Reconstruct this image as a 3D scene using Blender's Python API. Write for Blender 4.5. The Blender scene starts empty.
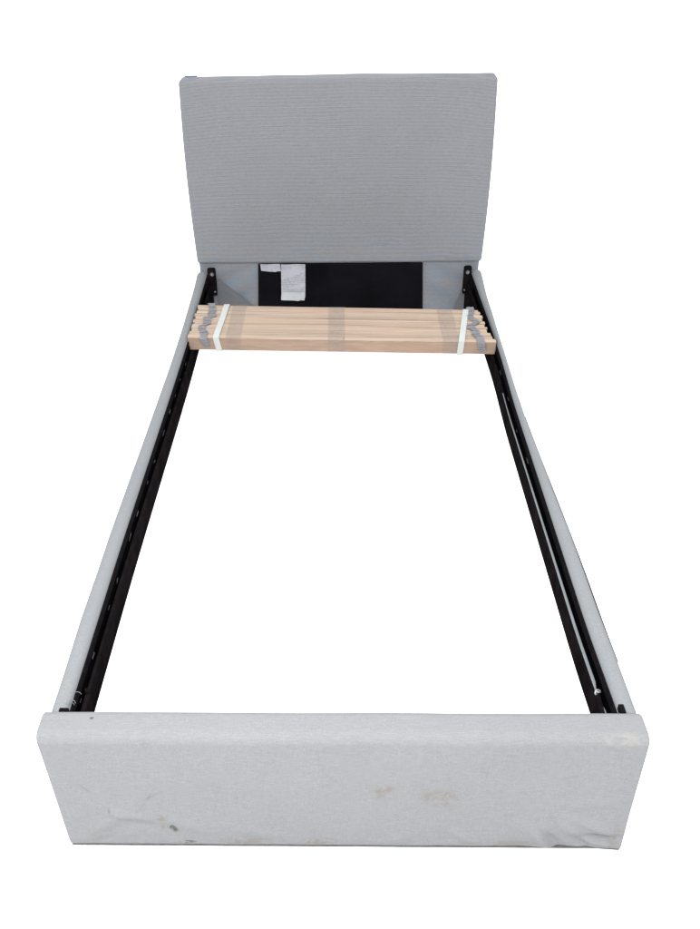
import bpy, bmesh, math, random
from mathutils import Vector, Matrix, noise
random.seed(7)
S = bpy.context.scene
C = S.collection

# ------------------------------------------------------------------ camera
PITCH, YAW, ROLL = 0.613, -0.029, -0.019
cp, sp, cy, sy = math.cos(PITCH), math.sin(PITCH), math.cos(YAW), math.sin(YAW)
F = Vector((sy*cp, cy*cp, -sp)); RT = Vector((cy, -sy, 0)); UP = RT.cross(F)
cr, sr = math.cos(ROLL), math.sin(ROLL)
RT2 = RT*cr + UP*sr; UP2 = UP*cr - RT*sr
cam_d = bpy.data.cameras.new('camera'); cam = bpy.data.objects.new('camera', cam_d); C.objects.link(cam)
m = Matrix((RT2, UP2, -F)).transposed().to_4x4(); m.translation = Vector((-0.005, -1.008, 1.471))
cam.matrix_world = m
cam_d.sensor_fit = 'HORIZONTAL'; cam_d.sensor_width = 36; cam_d.lens = 917.3*36/700
cam_d.shift_x = 33.9/700; cam_d.shift_y = 39.1/700
cam_d.clip_start = 0.05; cam_d.clip_end = 500
S.camera = cam

# ------------------------------------------------------------------ light
w = bpy.data.worlds.new('World'); S.world = w; w.use_nodes = True
wn, wl = w.node_tree.nodes, w.node_tree.links          # even white overcast: brighter overhead than at the horizon
wtc = wn.new('ShaderNodeTexCoord'); wsep = wn.new('ShaderNodeSeparateXYZ'); wl.new(wtc.outputs['Generated'], wsep.inputs[0])
wmr = wn.new('ShaderNodeMapRange'); wl.new(wsep.outputs['Z'], wmr.inputs[0])
for i, v in enumerate((0.0, 1.0, 1.25, 2.7)): wmr.inputs[i+1].default_value = v
wl.new(wmr.outputs[0], wn['Background'].inputs[1])
wn['Background'].inputs[0].default_value = (0.985, 0.992, 1.0, 1)

def area(name, loc, target, size, power, col=(1, 1, 1)):
    d = bpy.data.lights.new(name, 'AREA'); d.shape = 'SQUARE'; d.size = size; d.energy = power; d.color = col
    o = bpy.data.objects.new(name, d); C.objects.link(o); o.location = loc
    o.rotation_euler = (Vector(target)-Vector(loc)).to_track_quat('-Z', 'Y').to_euler()
area('foot_fill', (-0.25, -0.8, 1.8), (0.0, 0.10, 0.15), 0.8, 50)  # added fill lamp out of view, brightens the foot end

S.view_settings.view_transform = 'Standard'; S.view_settings.look = 'None'
S.view_settings.exposure = 0.3; S.view_settings.gamma = 1
S.render.resolution_x = 772; S.render.resolution_y = 1024

# ------------------------------------------------------------------ materials
class NT:
    def __init__(s, name, rough=0.9, spec=0.2):
        s.m = bpy.data.materials.new(name); s.m.use_nodes = True
        s.n = s.m.node_tree.nodes; s.l = s.m.node_tree.links
        s.b = s.n['Principled BSDF']; s.b.inputs['Roughness'].default_value = rough
        s.b.inputs['Specular IOR Level'].default_value = spec
        s.tc = s.n.new('ShaderNodeTexCoord')
    def lk(s, a, b): s.l.new(a, b)
    def put(s, sock, v):
        if isinstance(v, (int, float)): sock.default_value = v
        elif isinstance(v, tuple): sock.default_value = v
        else: s.l.new(v, sock)
    def mapping(s, scale=(1, 1, 1), loc=(0, 0, 0), rot=(0, 0, 0), src=None):
        n = s.n.new('ShaderNodeMapping'); n.inputs['Scale'].default_value = scale
        n.inputs['Location'].default_value = loc; n.inputs['Rotation'].default_value = rot
        s.lk(src or s.tc.outputs['Object'], n.inputs[0]); return n.outputs[0]
    def noise(s, vec, scale, detail=3, rough=.5, dist=0):
        n = s.n.new('ShaderNodeTexNoise'); n.inputs['Scale'].default_value = scale
        n.inputs['Detail'].default_value = detail; n.inputs['Roughness'].default_value = rough
        n.inputs['Distortion'].default_value = dist; s.lk(vec, n.inputs['Vector']); return n.outputs['Fac']
    def wave(s, vec, scale, axis='Z', dist=0, dscale=1, detail=2):
        n = s.n.new('ShaderNodeTexWave'); n.bands_direction = axis; n.inputs['Scale'].default_value = scale
        n.inputs['Distortion'].default_value = dist; n.inputs['Detail Scale'].default_value = dscale
        n.inputs['Detail'].default_value = detail; s.lk(vec, n.inputs['Vector']); return n.outputs['Fac']
    def math(s, op, a, b=0, c=None):
        n = s.n.new('ShaderNodeMath'); n.operation = op; s.put(n.inputs[0], a); s.put(n.inputs[1], b)
        if c is not None: s.put(n.inputs[2], c)
        return n.outputs[0]
    def rng(s, v, a, b, c, d):
        n = s.n.new('ShaderNodeMapRange'); n.interpolation_type = 'SMOOTHSTEP'
        s.put(n.inputs[0], v)
        for i, x in enumerate((a, b, c, d)): n.inputs[i+1].default_value = x
        return n.outputs[0]
    def mix(s, f, a, b, mode='MIX'):
        n = s.n.new('ShaderNodeMix'); n.data_type = 'RGBA'; n.blend_type = mode
        s.put(n.inputs[0], f); s.put(n.inputs[6], a); s.put(n.inputs[7], b); return n.outputs[2]
    def bump(s, h, strength, dist):
        n = s.n.new('ShaderNodeBump'); n.inputs['Strength'].default_value = strength
        n.inputs['Distance'].default_value = dist; s.lk(h, n.inputs['Height'])
        s.lk(n.outputs[0], s.b.inputs['Normal'])

def g(v, k=1.0): return (v[0]*k, v[1]*k, v[2]*k, 1)

def fabric(name, base, rib=0.0, tint=0.0, stains=(), band=False):
    t = NT(name, 0.95, 0.08)
    ob = t.tc.outputs['Object']
    fine = t.noise(t.mapping((1, 1, 1)), 900, 2, .6)
    slub = t.noise(t.mapping((60, 900, 900)), 1.0, 3, .6)          # horizontal yarn slubs
    slub2 = t.noise(t.mapping((700, 700, 45)), 1.0, 2, .6)
    big = t.noise(ob, 5, 4, .6)
    v = t.math('ADD', t.rng(fine, .25, .75, -.16, .16), t.rng(slub, .3, .7, -.07, .07))
    v = t.math('ADD', v, t.rng(slub2, .3, .7, -.03, .03))
    v = t.math('ADD', v, t.rng(big, .3, .7, -.015, .015))
    h = t.math('ADD', t.math('MULTIPLY', fine, .5), t.math('MULTIPLY', slub, .5))
    if rib:
        # ribs lie closer together towards the top and arch down at the sides, as cloth pulled over a frame
        sp3 = t.n.new('ShaderNodeSeparateXYZ'); t.lk(ob, sp3.inputs[0])
        zc = t.math('SUBTRACT', sp3.outputs['Z'], .30)
        x4 = t.math('POWER', t.math('ABSOLUTE', sp3.outputs['X']), 4.0)
        drift = t.noise(t.mapping((5, 0, 9)), 1.0, 2, .5)
        zw = t.math('ADD', t.math('ADD', zc, t.math('MULTIPLY', t.math('MULTIPLY', zc, zc), .45)), t.math('MULTIPLY', t.math('MULTIPLY', x4, zc), .9))
        zw = t.math('ADD', zw, t.math('MULTIPLY', drift, .022))
        cmb = t.n.new('ShaderNodeCombineXYZ'); t.lk(zw, cmb.inputs['Z'])
        wv = t.wave(cmb.outputs[0], 20, 'Z', 0, 1, 0)
        fine_w = t.mapping((1, 1, 1))
        wv2 = t.wave(fine_w, 52, 'Z', 2.0, .8, 1)
        brk = t.noise(t.mapping((7, 7, 20)), 1.0, 3, .6)
        r = t.math('MULTIPLY', t.math('SUBTRACT', t.math('MULTIPLY', t.math('ADD', wv, wv2), .5), .5), t.rng(brk, .28, .62, .35, 1.0))
        v = t.math('ADD', v, t.math('MULTIPLY', r, rib))
    v = t.math('ADD', v, 1.0)
    n = t.n.new('ShaderNodeVectorMath'); n.operation = 'SCALE'; n.inputs[0].default_value = base
    t.lk(v, n.inputs['Scale']); col = n.outputs[0]
    if tint:
        if band:
            sz = t.n.new('ShaderNodeSeparateXYZ'); t.lk(ob, sz.inputs[0])
            bz = t.math('ADD', t.rng(sz.outputs['Z'], .31, .46, 1, .08), t.rng(sz.outputs['Z'], .898, .906, 0, .9))
            tint = t.math('MULTIPLY', bz, tint)
        wf = t.noise(t.mapping((6, 6, 30), rot=(0, .25, 0)), 1.0, 3, .6, 1.6)
        col = t.mix(t.math('MULTIPLY', t.rng(wf, .38, .48, 1, 0), tint), col, t.mix(1.0, col, (.82, 1.0, 1.16, 1), 'MULTIPLY'))
        wf2 = t.noise(t.mapping((4, 4, 30), loc=(3, 5, 1), rot=(0, -.1, 0)), 1.0, 3, .6, .8)
        col = t.mix(t.math('MULTIPLY', t.rng(wf2, .55, .66, 0, 1), tint), col, t.mix(1.0, col, (1.12, .98, .92, 1), 'MULTIPLY'))
    for (x, z, rx, rz, rot, amt, c, sc, lo, hi, *yy) in stains:
        y0, ry = yy if yy else (0, .02)
        off = t.n.new('ShaderNodeVectorMath'); off.operation = 'SUBTRACT'
        t.lk(ob, off.inputs[0]); off.inputs[1].default_value = (x, y0, z)
        ro = t.mapping((1, 1, 1), rot=(0, rot, 0), src=off.outputs[0])
        mm = t.mapping((1/rx, 1/ry, 1/rz), src=ro)
        ln = t.n.new('ShaderNodeVectorMath'); ln.operation = 'LENGTH'; t.lk(mm, ln.inputs[0])
        nz = t.noise(ob, sc, 4, .65, .6)
        f = t.math('MULTIPLY', t.rng(ln.outputs['Value'], .35, 1.0, 1, 0), t.rng(nz, lo, hi, 0, 1))
        col = t.mix(t.math('MULTIPLY', f, amt), col, c)
    t.lk(col, t.b.inputs['Base Color'])
    t.bump(h, .35, .0012)
    t.b.inputs['Sheen Weight'].default_value = 0.0
    return t.m

def plain(name, col, rough=.6, spec=.15, nz=0.0, nscale=30, bump=0, metal=0):
    t = NT(name, rough, spec); t.b.inputs['Metallic'].default_value = metal
    f = t.noise(t.tc.outputs['Object'], nscale, 4, .6)
    t.lk(t.mix(t.rng(f, .3, .7, 0, 1), g(col, 1-nz), g(col, 1+nz)), t.b.inputs['Base Color'])
    if bump: t.bump(t.noise(t.tc.outputs['Object'], nscale*8, 3, .6), bump, .001)
    return t.m

BROWN = (.040, .034, .026, 1); TAN = (.110, .092, .068, 1); GREY = (.06, .058, .058, 1)
FAB = (.127, .130, .138)
foot_stains = [
    (-.302, .052, .011, .017, .5, .85, BROWN, 130, .40, .50),
    (-.322, .079, .012, .012, 0, .5, TAN, 150, .42, .56),
    (-.319, .062, .006, .03, -.2, .35, TAN, 120, .4, .6),
    (-.281, .010, .022, .006, 0, .8, BROWN, 130, .42, .56),
    (-.174, .016, .06, .018, 0, .5, TAN, 60, .4, .6),
    (-.038, .012, .05, .014, 0, .6, TAN, 60, .4, .6),
    (-.446, .160, .003, .022, .7, .25, GREY, 90, .3, .5),
    (-.336, .135, .05, .004, .6, .18, GREY, 60, .35, .55),
    (-.340, .130, .004, .05, -.5, .18, GREY, 60, .35, .55),
    (-.325, .275, .012, .014, 0, .25, TAN, 80, .4, .6),
    (.076, .150, .035, .026, .3, .5, TAN, 45, .42, .6),
    (.171, .138, .05, .032, -.3, .5, TAN, 50, .42, .6),
    (.462, .284, .050, .014, 0, .5, (.19, .183, .162, 1), 70, .40, .56, .004, .022),
    (.455, .262, .012, .008, 0, .3, TAN, 90, .4, .6),
    (-.421, .289, .005, .02, 0, .8, BROWN, 120, .30, .42, .042, .004),
    (.30, .010, .12, .014, 0, .35, TAN, 40, .4, .6),
    (.487, .03, .016, .04, 0, .35, TAN, 60, .3, .6),
    (-.411, .10, .003, .01, 0, .4, GREY, 100, .3, .5),
    (-.445, .033, .03, .012, -.5, .3, TAN, 60, .4, .6),
]
M = {}
M['head'] = fabric('grey_woven_upholstery', FAB, rib=.25, tint=.5, band=True)
M['lower'] = fabric('grey_woven_skirt', (.124, .131, .142), rib=.10, tint=.65)
M['rail'] = fabric('grey_woven_rail_cover', (.137, .1425, .148), tint=.12)
M['foot'] = fabric('grey_woven_soiled_upholstery', (.141, .1425, .147), stains=foot_stains)
M['black'] = plain('black_steel', (.0054, .0046, .0051), .6, .0, .35, 25)
M['felt'] = plain('charcoal_felt', (.0050, .0046, .0053), .95, .0, .2, 60, .3)
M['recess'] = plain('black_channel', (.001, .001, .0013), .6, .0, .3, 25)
M['cloth'] = plain('black_dust_cloth', (.0035, .0033, .0042), .9, .0, .25, 6, .2)
M['glint'] = plain('pale_grey_glint', (.125, .135, .143), .5, .2, .1, 20)
M['mottle'] = plain('mottled_grey', (.022, .022, .025), .5, .1, .7, 160)
M['bolt'] = plain('zinc_bolt', (.35, .35, .36), .3, .5, .2, 60, metal=1)
M['hem'] = plain('grey_hem', (.060, .060, .062), .95, .05, .2, 60)
M['blue'] = plain('blue_tape', (.015, .05, .22), .5, .3, .1, 20)

def wood(name, base, dark):
    t = NT(name, .6, .15)
    oi = t.n.new('ShaderNodeObjectInfo')
    off = t.n.new('ShaderNodeVectorMath'); off.operation = 'ADD'
    sc = t.n.new('ShaderNodeVectorMath'); sc.operation = 'SCALE'; sc.inputs[0].default_value = (7, 13, 5)
    t.lk(oi.outputs['Random'], sc.inputs['Scale'])
    t.lk(t.tc.outputs['Object'], off.inputs[0]); t.lk(sc.outputs[0], off.inputs[1])
    a = t.noise(t.mapping((1.6, 260, 200), src=off.outputs[0]), 1, 4, .6, .3)
    b = t.noise(t.mapping((1.6, 40, 30), src=off.outputs[0]), 1, 3, .5, 1.2)
    c = t.noise(t.mapping((2.5, 10, 9), src=off.outputs[0]), 1, 2, .5)
    col = t.mix(t.rng(a, .30, .70, 0, .85), g(base), g(dark))
    col = t.mix(t.rng(b, .48, .72, 0, .55), col, g(dark, .85))
    col = t.mix(t.rng(c, .35, .7, 0, .4), col, g((base[0]*1.05, base[1]*.92, base[2]*.82)))
    br = t.n.new('ShaderNodeMapRange'); t.lk(oi.outputs['Random'], br.inputs[0]); br.inputs[3].default_value = .90; br.inputs[4].default_value = 1.08
    n = t.n.new('ShaderNodeVectorMath'); n.operation = 'SCALE'; t.lk(col, n.inputs[0]); t.lk(br.outputs[0], n.inputs['Scale'])
    kn = t.n.new('ShaderNodeTexVoronoi'); kn.inputs['Scale'].default_value = 1
    t.lk(t.mapping((7, 28, 28), src=off.outputs[0]), kn.inputs['Vector'])
    k = t.rng(kn.outputs['Distance'], .02, .06, .5, 0)
    t.lk(t.mix(k, n.outputs[0], (.09, .05, .03, 1)), t.b.inputs['Base Color'])
    t.bump(a, .15, .001)
    return t.m
M['wood'] = wood('birch_edge_grain', (.282, .228, .183), (.180, .135, .102))
M['woodface'] = wood('birch_veneer_shaded', (.205, .148, .112), (.150, .104, .077))  # veneer tone, with the shade of the upright faces put into the colour

def strapmat():
    t = NT('off_white_plastic_strap', .45, .25)
    f = t.noise(t.tc.outputs['Object'], 40, 3)
    t.lk(t.mix(f, (.275, .290, .277, 1), (.310, .325, .312, 1)), t.b.inputs['Base Color'])
    return t.m
M['strap'] = strapmat()
def tapemat():
    t = NT('grey_fabric_tape', .8, .1)
    f = t.noise(t.mapping((150, 150, 150)), 1, 3, .7)
    e = t.noise(t.mapping((25, 60, 60)), 1, 2, .6)
    t.lk(t.mix(t.rng(f, .3, .7, 0, 1), (.22, .22, .238, 1), t.mix(t.rng(e, .3, .7, 0, 1), (.25, .25, .272, 1), (.285, .285, .31, 1))), t.b.inputs['Base Color'])
    t.bump(e, .3, .002); return t.m
M['tape'] = tapemat()
def filmmat():
    t = NT('clear_packing_film', .25, .35)
    t.b.inputs['Base Color'].default_value = (.19, .172, .162, 1)
    cr = t.noise(t.mapping((120, 25, 25), rot=(0, 0, .3)), 1, 3, .6, 1.5)
    t.lk(t.math('ADD', t.rng(cr, .60, .70, 0, .30), .17), t.b.inputs['Alpha'])
    t.bump(cr, .5, .002); return t.m
M['film'] = filmmat()
def labelmat():
    t = NT('white_printed_satin', .6, .2)
    sep = t.n.new('ShaderNodeSeparateXYZ'); t.lk(t.tc.outputs['Object'], sep.inputs[0])
    lines = t.wave(t.mapping((1, 1, 1)), 60, 'Z', 0)
    words = t.noise(t.mapping((260, 1, 165)), 1, 2, .5)
    blocks = t.noise(t.mapping((9, 1, 34), loc=(.3, 0, .2)), 1, 1, .4)
    f = t.math('MULTIPLY', t.math('MULTIPLY', t.rng(lines, .45, .6, 0, 1), t.rng(words, .42, .5, 0, 1)), t.rng(blocks, .42, .5, 0, .75))
    t.lk(t.mix(f, (.215, .218, .240, 1), (.095, .095, .11, 1)), t.b.inputs['Base Color'])
    return t.m
M['label'] = labelmat()
M['label_fold'] = plain('white_satin', (.255, .262, .27), .6, .1, .06, 60)
def floormat():
    t = NT('white_studio_floor', .9, .0)
    f = t.noise(t.tc.outputs['Object'], 3, 3)
    t.lk(t.mix(f, (.955, .955, .955, 1), (.965, .965, .965, 1)), t.b.inputs['Base Color']); return t.m
M['floor'] = floormat()

# ------------------------------------------------------------------ mesh helpers
def link(name, bm, mat, parent=None, smooth=True, loc=None):
    me = bpy.data.meshes.new(name); bmesh.ops.recalc_face_normals(bm, faces=bm.faces[:]); bm.to_mesh(me); bm.free()
    if smooth:
        for p in me.polygons: p.use_smooth = True
        try: me.set_sharp_from_angle(angle=math.radians(40))
        except Exception: pass
    me.materials.append(mat)
    o = bpy.data.objects.new(name, me); C.objects.link(o)
    if parent: o.parent = parent
    if loc: o.location = loc
    return o

def coords(a, b, r, n, e=5):
    mid = [a+r+(b-a-2*r)*i/n for i in range(n+1)]
    return [a+r*(1-math.cos(math.pi/2*i/e))*1.0 if False else a+r*i/e for i in range(e)] + mid + [b-r*(e-1-i)/e for i in range(e)]

def soft_box(lo, hi, r, n, fn=None, e=5, rx=None, rb=None):
    """box with rounded edges, each face a grid, optional displacement"""
    lo, hi = list(lo), list(hi)
    if rx: lo[0] -= r-rx; hi[0] += r-rx           # tighter radius on the end corners
    if rb: lo[2] -= r-rb                          # tighter radius along the bottom
    X = [coords(lo[i], hi[i], r, n[i], e) for i in range(3)]
    bm = bmesh.new(); cache = {}
    def V(i, j, k):
        key = (i, j, k)
        if key not in cache:
            p = Vector((X[0][i], X[1][j], X[2][k]))
            c = Vector([min(max(p[a], lo[a]+r), hi[a]-r) for a in range(3)])
            d = p-c
            if d.length > 1e-9: p = c + d.normalized()*r
            if rx:
                if p.x > hi[0]-r: p.x = hi[0]-r + (p.x-hi[0]+r)*rx/r
                elif p.x < lo[0]+r: p.x = lo[0]+r - (lo[0]+r-p.x)*rx/r
            if rb and p.z < lo[2]+r: p.z = lo[2]+r - (lo[2]+r-p.z)*rb/r
            if fn: p = fn(p)
            cache[key] = bm.verts.new(p)
        return cache[key]
    N = [len(x)-1 for x in X]
    for ax in range(3):
        u, v = [a for a in range(3) if a != ax]
        for side in (0, N[ax]):
            for i in range(N[u]):
                for j in range(N[v]):
                    q = []
                    for di, dj in ((0, 0), (1, 0), (1, 1), (0, 1)):
                        t = [0, 0, 0]; t[ax] = side; t[u] = i+di; t[v] = j+dj; q.append(V(*t))
                    bm.faces.new(q)
    return bm

def add_box(bm, lo, hi, bev=0.0, fn=None):
    r = bmesh.ops.create_cube(bm, size=1)
    vs = r['verts']
    for v in vs:
        v.co = Vector([lo[i]+(v.co[i]+.5)*(hi[i]-lo[i]) for i in range(3)])
    if bev:
        es = list({e for v in vs for e in v.link_edges})
        bmesh.ops.bevel(bm, geom=es, offset=bev, segments=2, affect='EDGES')
    return bm

def add_cyl(bm, c, r, h, axis='Y', seg=20, dome=0.3):
    prof = [(r, 0), (r, h*.6), (r*.85, h), (r*.45, h), (r*.40, h*.6), (0, h*.55)]
    rings = []
    for (rr, hh) in prof:
        ring = []
        for i in range(seg):
            a = 2*math.pi*i/seg
            if axis == 'Y': p = Vector((c[0]+rr*math.cos(a), c[1]-hh, c[2]+rr*math.sin(a)))
            else: p = Vector((c[0]+rr*math.cos(a), c[1]+rr*math.sin(a), c[2]+hh))
            ring.append(bm.verts.new(p))
        rings.append(ring)
    for a, b in zip(rings, rings[1:]):
        for i in range(seg): bm.faces.new((a[i], a[(i+1) % seg], b[(i+1) % seg], b[i]))
    bm.faces.new(rings[-1]); bm.faces.new(rings[0][::-1])
    return bm

def prism(bm, pts, axis, a, b):
    """closed outline pts (2D) extruded along axis from a to b"""
    def P(p, t):
        return Vector({'X': (t, p[0], p[1]), 'Y': (p[0], t, p[1]), 'Z': (p[0], p[1], t)}[axis])
    A = [bm.verts.new(P(p, a)) for p in pts]; B = [bm.verts.new(P(p, b)) for p in pts]
    bm.faces.new(A); bm.faces.new(B[::-1])
    n = len(pts)
    for i in range(n): bm.faces.new((A[i], A[(i+1) % n], B[(i+1) % n], B[i]))
    return bm

def sweep_y(prof, ys, xf, cap=True):
    """closed profile [(x,z)] swept along y; xf(x,y,z)->Vector"""
    bm = bmesh.new(); R = []
    for y in ys: R.append([bm.verts.new(xf(x, y, z)) for x, z in prof])
    n = len(prof)
    for a, b in zip(R, R[1:]):
        for i in range(n): bm.faces.new((a[i], a[(i+1) % n], b[(i+1) % n], b[i]))
    if cap: bm.faces.new(R[0]); bm.faces.new(R[-1][::-1])
    return bm

def fbm(x, y, z, s): return noise.noise(Vector((x*s, y*s, z*s)))

# ------------------------------------------------------------------ floor
bm = bmesh.new()
bmesh.ops.create_grid(bm, x_segments=8, y_segments=8, size=80, matrix=Matrix.Translation((0, 0, -.007)))
fl = link('floor', bm, M['floor'], smooth=False); fl['kind'] = 'structure'; fl['label'] = 'plain white studio floor under the bed frame'

# ------------------------------------------------------------------ bed frame
bed = bpy.data.objects.new('bed_frame', None); C.objects.link(bed)
bed['label'] = 'empty single bed frame in pale grey fabric with tall headboard and soiled footboard'
bed['category'] = 'bed frame'
L = 2.128

# headboard --------------------------------------------------------
def head_fn(p):
    x, y, z = p
    t = (z-.30)/.59
    bow = .006*math.sin(math.pi*min(max(t, 0), 1))
    x += bow*(x/.5)**3
    if x < 0: x += .008*max(0, t)*x/.5
    if y < L+.03: y -= .003*math.sin(math.pi*min(max(t, 0), 1))*(1-(x/.5)**2) + .0012*fbm(x, 0, z, 9)
    z += .0015*fbm(x, y, 0, 6)
    if z > .8: z += .003*(1-abs(x)/.5)
    return Vector((x+.001, y, z))
hb = link('headboard', soft_box((-.502, L, .300), (.502, L+.076, .901), .013, (60, 4, 40), head_fn, 6, .010), M['head'], bed)
def low_fn(p):
    x, y, z = p
    if y < L+.03:
        a = abs(x)
        if a > .29:
            y -= .0035*math.sin((a*1.0+z*1.6)*38)*min(1, (a-.29)/.05)*min(1, (.30-z)/.03)
    return Vector((x, y, z))
link('skirt_panel', soft_box((-.496, L+.010, .004), (.496, L+.085, .3015), .006, (110, 3, 40), low_fn, 3), M['lower'], hb)
M['fold'] = fabric('grey_woven_dark', (.086, .089, .096), rib=.08, tint=.5)  # darker grey cloth for the triangles at the skirt corners
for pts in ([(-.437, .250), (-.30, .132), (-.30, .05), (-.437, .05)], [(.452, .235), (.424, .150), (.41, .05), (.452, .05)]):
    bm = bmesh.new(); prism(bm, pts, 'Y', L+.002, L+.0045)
    link('corner_piece', bm, M['fold'], hb, smooth=False)
def cloth_fn(p):
    x, y, z = p
    y += .0015*fbm(x, 0, z*.6, 14)
    x += (.298-z)*(.05 if x > 0 else -.05)
    return Vector((x, y, z))
link('dust_cloth', soft_box((-.285, L+.002, .012), (.296, L+.009, .2995), .002, (50, 1, 24), cloth_fn, 2), M['cloth'], hb)
def sheet(x0, x1, z0, z1, y, curl, skew, fold=None):
    def fn(p):
        x, yy, z = p
        t = (z1-z)/(z1-z0)
        yy -= curl*t*t + .0015*math.sin(x*90+z*40)
        x += skew*t
        if fold and t > fold: yy += (t-fold)*.02
        if x > (x0+x1)/2 + (x1-x0)*.3 and t > .9: z += .004
        z -= (x-x0)/(x1-x0)*.006*t
        return Vector((x, yy, z))
    return soft_box((x0, y, z0), (x1, y+.0012, z1), .0005, (12, 1, 24), fn, 1)
cl = link('care_label', sheet(-.278, -.2075, .277, .2995, L-.001, .004, .003), M['label'], hb)
cl['label'] = 'short blank white care label'
cl = link('care_label', sheet(-.204, -.118, .180, .2995, L-.004, .012, -.002, .78), M['label'], hb)
sheet_bottom = link('label_fold', sheet(-.2055, -.1215, .172, .199, L-.013, .004, -.002), M['label_fold'], cl)
cl['label'] = 'long white care label printed with small grey lines'
bm = bmesh.new(); add_box(bm, (-.497, L+.062, .8995), (-.455, L+.0775, .9025), .001)
link('tape_scrap', bm, M['blue'], hb)['label'] = 'scrap of blue tape on the top edge'

# footboard --------------------------------------------------------
def foot_fn(p):
    x, y, z = p
    t = z/.289
    x += .003*(1-t) ; 
    if abs(x) > .4: x -= math.copysign((.009 if x < 0 else .001)*(1-t), x)
    if z > .27: z += .0015*fbm(x, y, 0, 5)
    if y < .03:
        k = 1-t
        d = 0
        d += .0022*fbm(x*1.0, 0, z, 7)*1.0
        # folds pulled towards the left bottom corner
        def fold(cx, cz, ang, ln, wd, am):
            dx, dz = x-cx, z-cz
            u = dx*math.cos(ang)+dz*math.sin(ang); v = -dx*math.sin(ang)+dz*math.cos(ang)
            return am*(1.2 if cx > .3 else 1)*math.exp(-(u/ln)**2-(v/wd)**2)
        d += fold(-.375, .080, -.30, .035, .010, .0050)
        d -= fold(-.365, .060, -.30, .045, .014, .0030)
        d += fold(-.425, .055, .70, .055, .014, .0042)
        d -= fold(-.405, .040, .70, .045, .014, .0025)
        d += fold(-.44, .02, .5, .03, .009, .003)
        d += fold(-.27, .055, -.5, .05, .016, .0030)
        d += fold(-.15, .035, -.3, .08, .012, .0022)
        d += fold(.355, .030, -.9, .035, .013, .0075)
        d -= fold(.375, .022, -.9, .03, .008, .0070)
        d += fold(.41, .045, -1.0, .035, .015, .0070)
        d -= fold(.425, .020, -.8, .025, .008, .0075)
        d += fold(.455, .055, -.5, .04, .010, .0055)
        d -= fold(.46, .030, -.1, .03, .006, .0065)
        d += fold(.465, .015, -.15, .03, .005, .0050)
        d += fold(.22, .022, -.7, .05, .010, .0035)
        d += fold(.10, .020, .5, .06, .012, .0020)
        d += fold(.43, .12, .2, .05, .012, .0020)
        d += .0010*k*k*math.sin(x*58+2*fbm(x, 0, 0, 5))
        if x < .30: d *= min(1, .15+max(z, 0)/.02)
        y -= d
    if z < .02: z = z + .0008*fbm(x, 0, 0, 12)
    if x > .455 and z < .02: z -= .005*(x-.455)/.04
    return Vector((x, y, z+.003))
fb = link('footboard', soft_box((-.511, 0, -.003), (.5065, .066, .288), .019, (260, 8, 80), foot_fn, 8, .006, .003), M['foot'], bed)
def hem_fn(p):
    x, y, z = p
    z += .0006*fbm(x, 0, 0, 12)
    if x > .455: z -= .005*(x-.455)/.04
    return Vector((x+.003, y, z))
link('hem', soft_box((-.4965, -.0006, -.0020), (.500, .018, .0012), .0012, (120, 1, 1), hem_fn, 2), M['hem'], fb)

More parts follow.
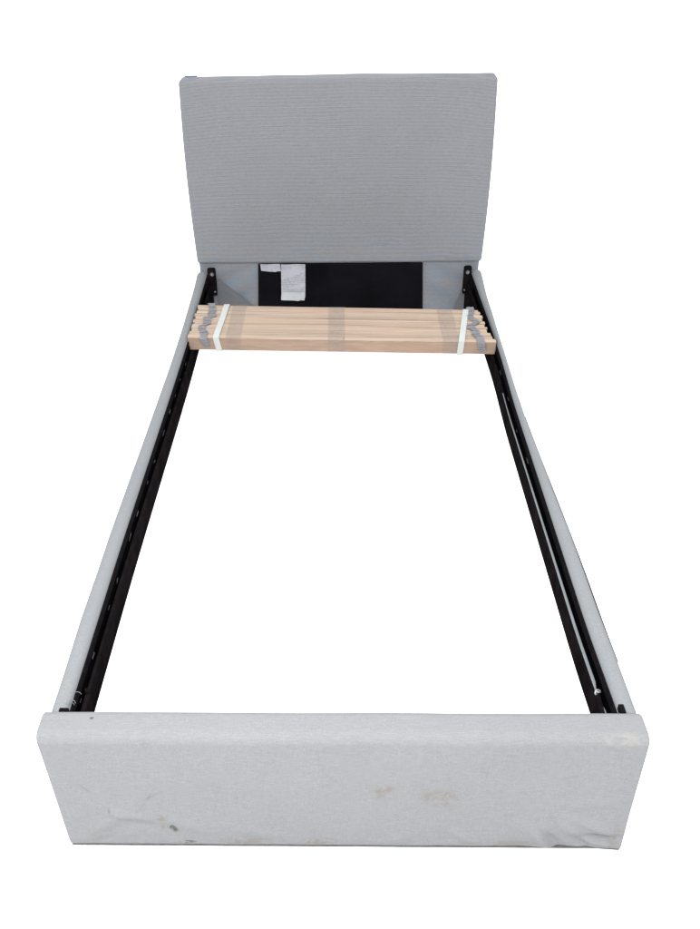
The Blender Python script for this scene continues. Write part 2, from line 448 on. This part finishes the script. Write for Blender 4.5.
# side rails --------------------------------------------------------
def interp(tab, y):
    for (a, va), (b, vb) in zip(tab, tab[1:]):
        if y <= b:
            t = max(0, (y-a)/(b-a)); t = t*t*(3-2*t); return va+(vb-va)*t
    return tab[-1][1]
BOW = {-1: ([(0, .0), (.4, .003), (1.5, -.010), (1.9, -.006), (2.2, .002)], [(0, .004), (.4, .004), (1.5, -.004), (2.2, .0)]),
       1: ([(0, .004), (.35, -.002), (1.2, -.018), (1.5, -.014), (1.8, -.009), (2.2, 0.001)], [(0, .006), (.35, 0.0), (1.1, .000), (1.5, .006), (2.2, 0.0)])}
ys = [.0645+i*(L-.0650)/90 for i in range(91)]
for s in (-1, 1):
    out, inn = BOW[s]
    def rail_fn(p, s=s, out=out, inn=inn):
        x, y, z = p
        ax = x                                  # distance from the centre line
        t = (ax-.468)/(.503-.468)
        ax += interp(inn, y)*(1-t) + interp(out, y)*t
        ax += .0015*fbm(y, s*3, z*2, 5) * t
        z += .0014*fbm(y, s*7, 0, 3.3)
        return Vector((s*ax, y, z))
    rail = link('side_rail', soft_box((.468, .0645, .140), (.503, L-.0005, .277), .0145, (2, 90, 4), rail_fn, 6), M['rail'], bed)
    def xf(x, y, z, s=s, inn=inn): return Vector((s*(x+interp(inn, y)), y, z))
    # felt strip on the inner face of the rail
    link('felt_lining', sweep_y([(.4685, .150), (.4685, .265), (.4655, .2655), (.4645, .263), (.4645, .150)], ys, xf), M['felt'], rail)
    # steel channel the slats rest on
    st = .0
    prof = [(.4643, .176), (.4643, .228), (.4605, .228), (.4603, .2352), (.4595, .236), (.4548, .236), (.4540, .2352), (.4540, .179), (.4548, .178), (.4570, .176)]
    ch = link('steel_channel', sweep_y(prof, ys, xf), M['black'], rail)
    # dark strip between lining and ledge
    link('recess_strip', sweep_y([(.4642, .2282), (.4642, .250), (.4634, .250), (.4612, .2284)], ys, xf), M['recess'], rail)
    # small irregular grey flecks along the channel
    rnd = random.Random(5+s)
    for i in range(13 if s < 0 else 4):
        y = .13+i*.112+rnd.uniform(-.02, .02) if s < 0 else .9+i*.16
        if y > 1.52: break
        bm = bmesh.new(); ln = rnd.uniform(.008, .03)
        xx = xf(.4632, y, 0).x; zz = .238+rnd.uniform(0, .010)
        a, b = sorted((xx, xx-s*.0014))
        add_box(bm, (a, y, zz), (b, y+ln, zz+rnd.uniform(.0015, .0045)), .0004)
        for v in bm.verts: v.co += Vector((0, .006*fbm(v.co.z, v.co.x, i, 400), .0035*fbm(v.co.y, v.co.z, i, 300)))
        link('grey_fleck', bm, M['mottle'], rail)
    if s > 0:
        def tf(x, y, z):
            wd = 1.0 if y > .17 or y < .13 else .25
            wd *= max(.25, 1-(y-.2)/1.6)
            return xf(.4543+(x-.4543)*wd, y, z)
        link('ledge_glint', sweep_y([(.4543, .2364), (.4598, .2364), (.4597, .2382), (.4547, .2384)], [y for y in ys if y < 1.3], tf), M['glint'], rail)  # pale strip standing in for sky light caught on the ledge top
    # head end: folded bracket plate facing the foot, two bolts
    hx0, hx1 = ((.436, .4655) if s < 0 else (.440, .4675))
    br = None
    def arc(cx, cz, r, a0, a1, n=6): return [(cx+r*math.cos(a0+(a1-a0)*i/n), cz+r*math.sin(a0+(a1-a0)*i/n)) for i in range(n+1)]
    z0, z1, r = .190, .293, .007
    pts = arc(hx1-r, z1-r, r, math.pi/2, 0) + arc(hx1-r, z0+r, r, 0, -math.pi/2) + arc(hx0+r, z0+r, r, 1.5*math.pi, math.pi) + arc(hx0+r, z1-r, r, math.pi, math.pi/2)
    pts = [(s*x, z) for x, z in pts]
    bm = bmesh.new(); prism(bm, pts, 'Y', L-.016, L-.011)
    add_box(bm, tuple(sorted((s*.4615, s*.4640))[:1])+(L-.10, .150), tuple(sorted((s*.4615, s*.4640))[1:])+(L-.0155, .262))
    x0, x1 = sorted((s*.462, s*.449)); add_box(bm, (x0, L-.10, .10), (x1, L-.017, .205), .002)
    br = link('corner_bracket', bm, M['black'], bed, smooth=True)
    bm = bmesh.new(); add_cyl(bm, (s*(hx0+hx1)/2+(0.002 if s < 0 else 0), L-.016, .271), .0075, .006)
    link('bolt', bm, M['bolt'], br)
    bm = bmesh.new(); add_cyl(bm, (s*(hx0+.007), L-.016, .206), .0035, .004)
    link('bolt', bm, M['bolt'], br)
    # foot end bracket
    bm = bmesh.new()
    x0, x1 = sorted((s*.459, s*.470)); xo0, xo1 = sorted((s*(.470 if s < 0 else .474), s*(.486 if s < 0 else .483)))
    add_box(bm, (x0, .068, .17), (x1, .083, .262), .002)
    add_box(bm, (xo0, .068, .262), (xo1, .088 if s > 0 else .076, .2795), .0008)
    x0, x1 = sorted((s*.4552, s*.4635)); add_box(bm, (x0, .068, .20), (x1, .150, .2385), .001)
    br = link('corner_bracket', bm, M['black'], bed)
    bm = bmesh.new(); add_cyl(bm, (s*.4600, .150, .2382), .0055, .007, 'Z')
    link('bolt', bm, M['bolt'] if s > 0 else M['black'], br)

# frayed threads at the left foot corner and the seam along the right rail
bm = bmesh.new()
for (x, y, dx, dy, dz, ln) in ((-.474, .100, .5, -.6, .3, .022), (-.476, .086, .7, .3, .4, .016), (-.478, .094, .6, -.2, -.1, .014), (-.472, .118, .9, -.4, .1, .016), (-.480, .080, .3, .6, .3, .012), (-.482, .074, .8, .1, .5, .012)):
    p = Vector((x, y, .272)); d = Vector((dx, dy, dz)).normalized(); side = Vector((-d.y, d.x, .3)).normalized(); prev = None
    for i in range(6):
        t = i/5; q = p+d*ln*t+side*.003*math.sin(t*3)
        r = .0009*(1-t*.6); u = side; v = d.cross(side)
        ring = [bm.verts.new(q+(u*math.cos(a)+v*math.sin(a))*r) for a in (0, 2.1, 4.2)]
        if prev:
            for j in range(3): bm.faces.new((prev[j], prev[(j+1) % 3], ring[(j+1) % 3], ring[j]))
        prev = ring
link('loose_thread', bm, M['rail'], bed)
def seam(x, y, z): return Vector((x+interp(BOW[1][0], y)-.0007*0, y, z))
link('rail_seam', sweep_y([(.5020, .250), (.5045, .250), (.5045, .2665), (.5020, .268)], [y for y in ys if .2 < y < 1.1], seam), M['mottle'], bed)

# ------------------------------------------------------------------ slat bundle
bun = bpy.data.objects.new('slat_bundle', None); C.objects.link(bun)
bun['label'] = 'strapped bundle of pale wooden bed slats lying across the rails below the headboard'
bun['category'] = 'slat bundle'
ZB, ZT = .2388, .279
th = [.0245, .0215, .0235, .030, .0130, .0250, .0195, .0235, .0225, .0140, .0170, .0130]
DY0 = .2535
tot = sum(th); th = [a*DY0/tot for a in th]
def yfront(x): return 1.5690 - (x+.465)*.049          # bundle a little askew
def ydepth(x): return DY0 - (x+.465)*.020
def yat(x, f): return yfront(x) + ydepth(x)*f
acc = 0; rnd = random.Random(11)
lj = [-.464, -.462, -.458, -.461, -.455, -.462, -.457, -.463, -.459, -.455, -.460, -.462]
rj = [.4700, .4625, .4605, .452, .456, .4495, .454, .447, .4520, .446, .449, .444]
for i, t in enumerate(th):
    f0 = acc/DY0; acc += t; f1 = acc/DY0
    gap = .0009/DY0
    bm = bmesh.new()
    x0, x1 = lj[i], rj[i]
    zt = ZT + rnd.uniform(-.0005, .0004); NX = 24; R = []
    ph = rnd.uniform(0, 6)
    for k in range(NX+1):
        x = x0+(x1-x0)*k/NX
        wv = .0007*math.sin(x*5+ph)
        fa, fc = yat(x, f0+gap)+wv*.3, yat(x, f1-gap)+wv*.3
        b = .0011
        R.append([bm.verts.new(p) for p in ((x, fa, ZB), (x, fa, zt-b+wv), (x, fa+b, zt+wv), (x, fc-b, zt+wv), (x, fc, zt-b+wv), (x, fc, ZB))])
    for a, b in zip(R, R[1:]):
        for j in range(6): bm.faces.new((a[j], a[(j+1) % 6], b[(j+1) % 6], b[j]))
    bm.faces.new(R[0]); bm.faces.new(R[-1][::-1])
    so = link('slat', bm, M['wood'], bun, smooth=False)
    so.data.materials.append(M['woodface'])
    for p in so.data.polygons:
        if abs(p.normal.y) > .9: p.material_index = 1

def strip(path, x_of, width, thick, sub=6):
    """flat band laid along path [(y,z,nx,ny,nz)] where x_of gives centre x"""
    pass
def band(cf, cb, wdt, name, mat):
    """strap round the bundle: cf = centre x at the front, cb at the back"""
    e = .0012; bm = bmesh.new(); R = []
    pts = []
    n = 14
    for i in range(n+1):
        f = i/n; x = cf+(cb-cf)*f; pts.append((x, yat(x, f), ZT+e+.0006+.0008*math.sin(f*9)))
    pts[0] = (cf, yat(cf, 0)-e, ZT+e); pts[-1] = (cb, yat(cb, 1)+e, ZT+e)
    back = [(cb, yat(cb, 1)+e, ZB-e)]; front = [(cf+.008*(1 if cf < 0 else -.4), yat(cf, 0)-e, ZB-e)]
    loop = pts + back + front
    t = .0012
    cyy = yat(0, .5); czz = (ZB+ZT)/2
    for (x, y, z) in loop:
        oy = -t if y < cyy-.1 else (t if y > cyy+.1 else 0); oz = t if z > czz else -t
        R.append([bm.verts.new(p) for p in ((x-wdt/2, y, z), (x+wdt/2, y, z), (x+wdt/2, y+oy, z+oz), (x-wdt/2, y+oy, z+oz))])
    for i in range(len(R)):
        a, b = R[i], R[(i+1) % len(R)]
        for j in range(4): bm.faces.new((a[j], a[(j+1) % 4], b[(j+1) % 4], b[j]))
    return link(name, bm, mat, bun, smooth=False)
band(-.376, -.366, .0185, 'strap', M['strap'])
band(.367, .406, .0180, 'strap', M['strap'])

def film(cx, wdt):
    bm = bmesh.new(); pts = []
    for i in range(13):
        f = i/12; pts.append((yat(cx, f), ZT+.0012+.0003*math.sin(i*2.1)))
    pts = [(yat(cx, 0)-.0012, ZB), (yat(cx, 0)-.0012, ZT+.0008)] + pts[1:-1] + [(yat(cx, 1)+.0012, ZT+.0008), (yat(cx, 1)+.0012, ZB)]
    R = [[bm.verts.new((cx-wdt/2, y, z)), bm.verts.new((cx+wdt/2, y, z))] for y, z in pts]
    for a, b in zip(R, R[1:]): bm.faces.new((a[0], a[1], b[1], b[0]))
    link('clear_tape', bm, M['film'], bun, smooth=False)
film(-.323, .046); film(-.008, .052); film(.337, .050)

def ribbon(tops, front, wdt):
    """woven tape that tacks the slats together: short crumpled pieces zig-zagging over the top, one flap on the front"""
    bm = bmesh.new(); rr = random.Random(int(tops[0][0]*1000))
    rows = []
    for (x0, y0), (x1, y1) in zip(tops, tops[1:]):
        n = 7
        for i in range(n+1):
            t = i/n; x = x0+(x1-x0)*t; y = y0+(y1-y0)*t
            wz = .0018+.0016*abs(math.sin(t*math.pi*1.5))+rr.uniform(0, .0004)
            rows.append((x+rr.uniform(-.0015, .0015), y, ZT+wz, wdt*rr.uniform(.85, 1.12)))
    fx, fz = front
    xl, yl = tops[-1]
    yf = yat(xl, 0)
    for i in range(9):
        t = i/8; rows.append((xl+(fx-xl)*t+.001*math.sin(i*3), yf-.0032-.003*abs(math.sin(i*1.3)), ZT+.001-(ZT-fz)*t, wdt*1.0))
    R = []
    for (x, y, z, w_) in rows:
        k = []
        for j in range(5):
            u = j/4-.5
            k.append(bm.verts.new((x+u*w_, y+.0035*u*math.sin(y*300)+0.0, z+.0004*math.sin(u*9+y*150))))
        R.append(k)
    for a, b in zip(R, R[1:]):
        for j in range(4): bm.faces.new((a[j], a[j+1], b[j+1], b[j]))
    ret = bmesh.ops.solidify(bm, geom=bm.faces[:], thickness=.0008)
    link('link_tape', bm, M['tape'], bun)
def zz(lst): return lst
ribbon([(-.420, 1.829), (-.412, 1.795), (-.408, 1.760), (-.410, 1.742), (-.400, 1.722), (-.419, 1.712), (-.417, 1.690), (-.417, 1.672), (-.411, 1.664), (-.428, 1.650), (-.426, 1.625), (-.416, 1.600), (-.414, 1.574)], (-.405, .250), .023)
ribbon([(.421, 1.781), (.420, 1.745), (.411, 1.715), (.414, 1.695), (.430, 1.668), (.424, 1.655), (.407, 1.640), (.408, 1.615), (.418, 1.600), (.414, 1.575), (.422, 1.558), (.424, 1.5455)], (.430, .248), .023)
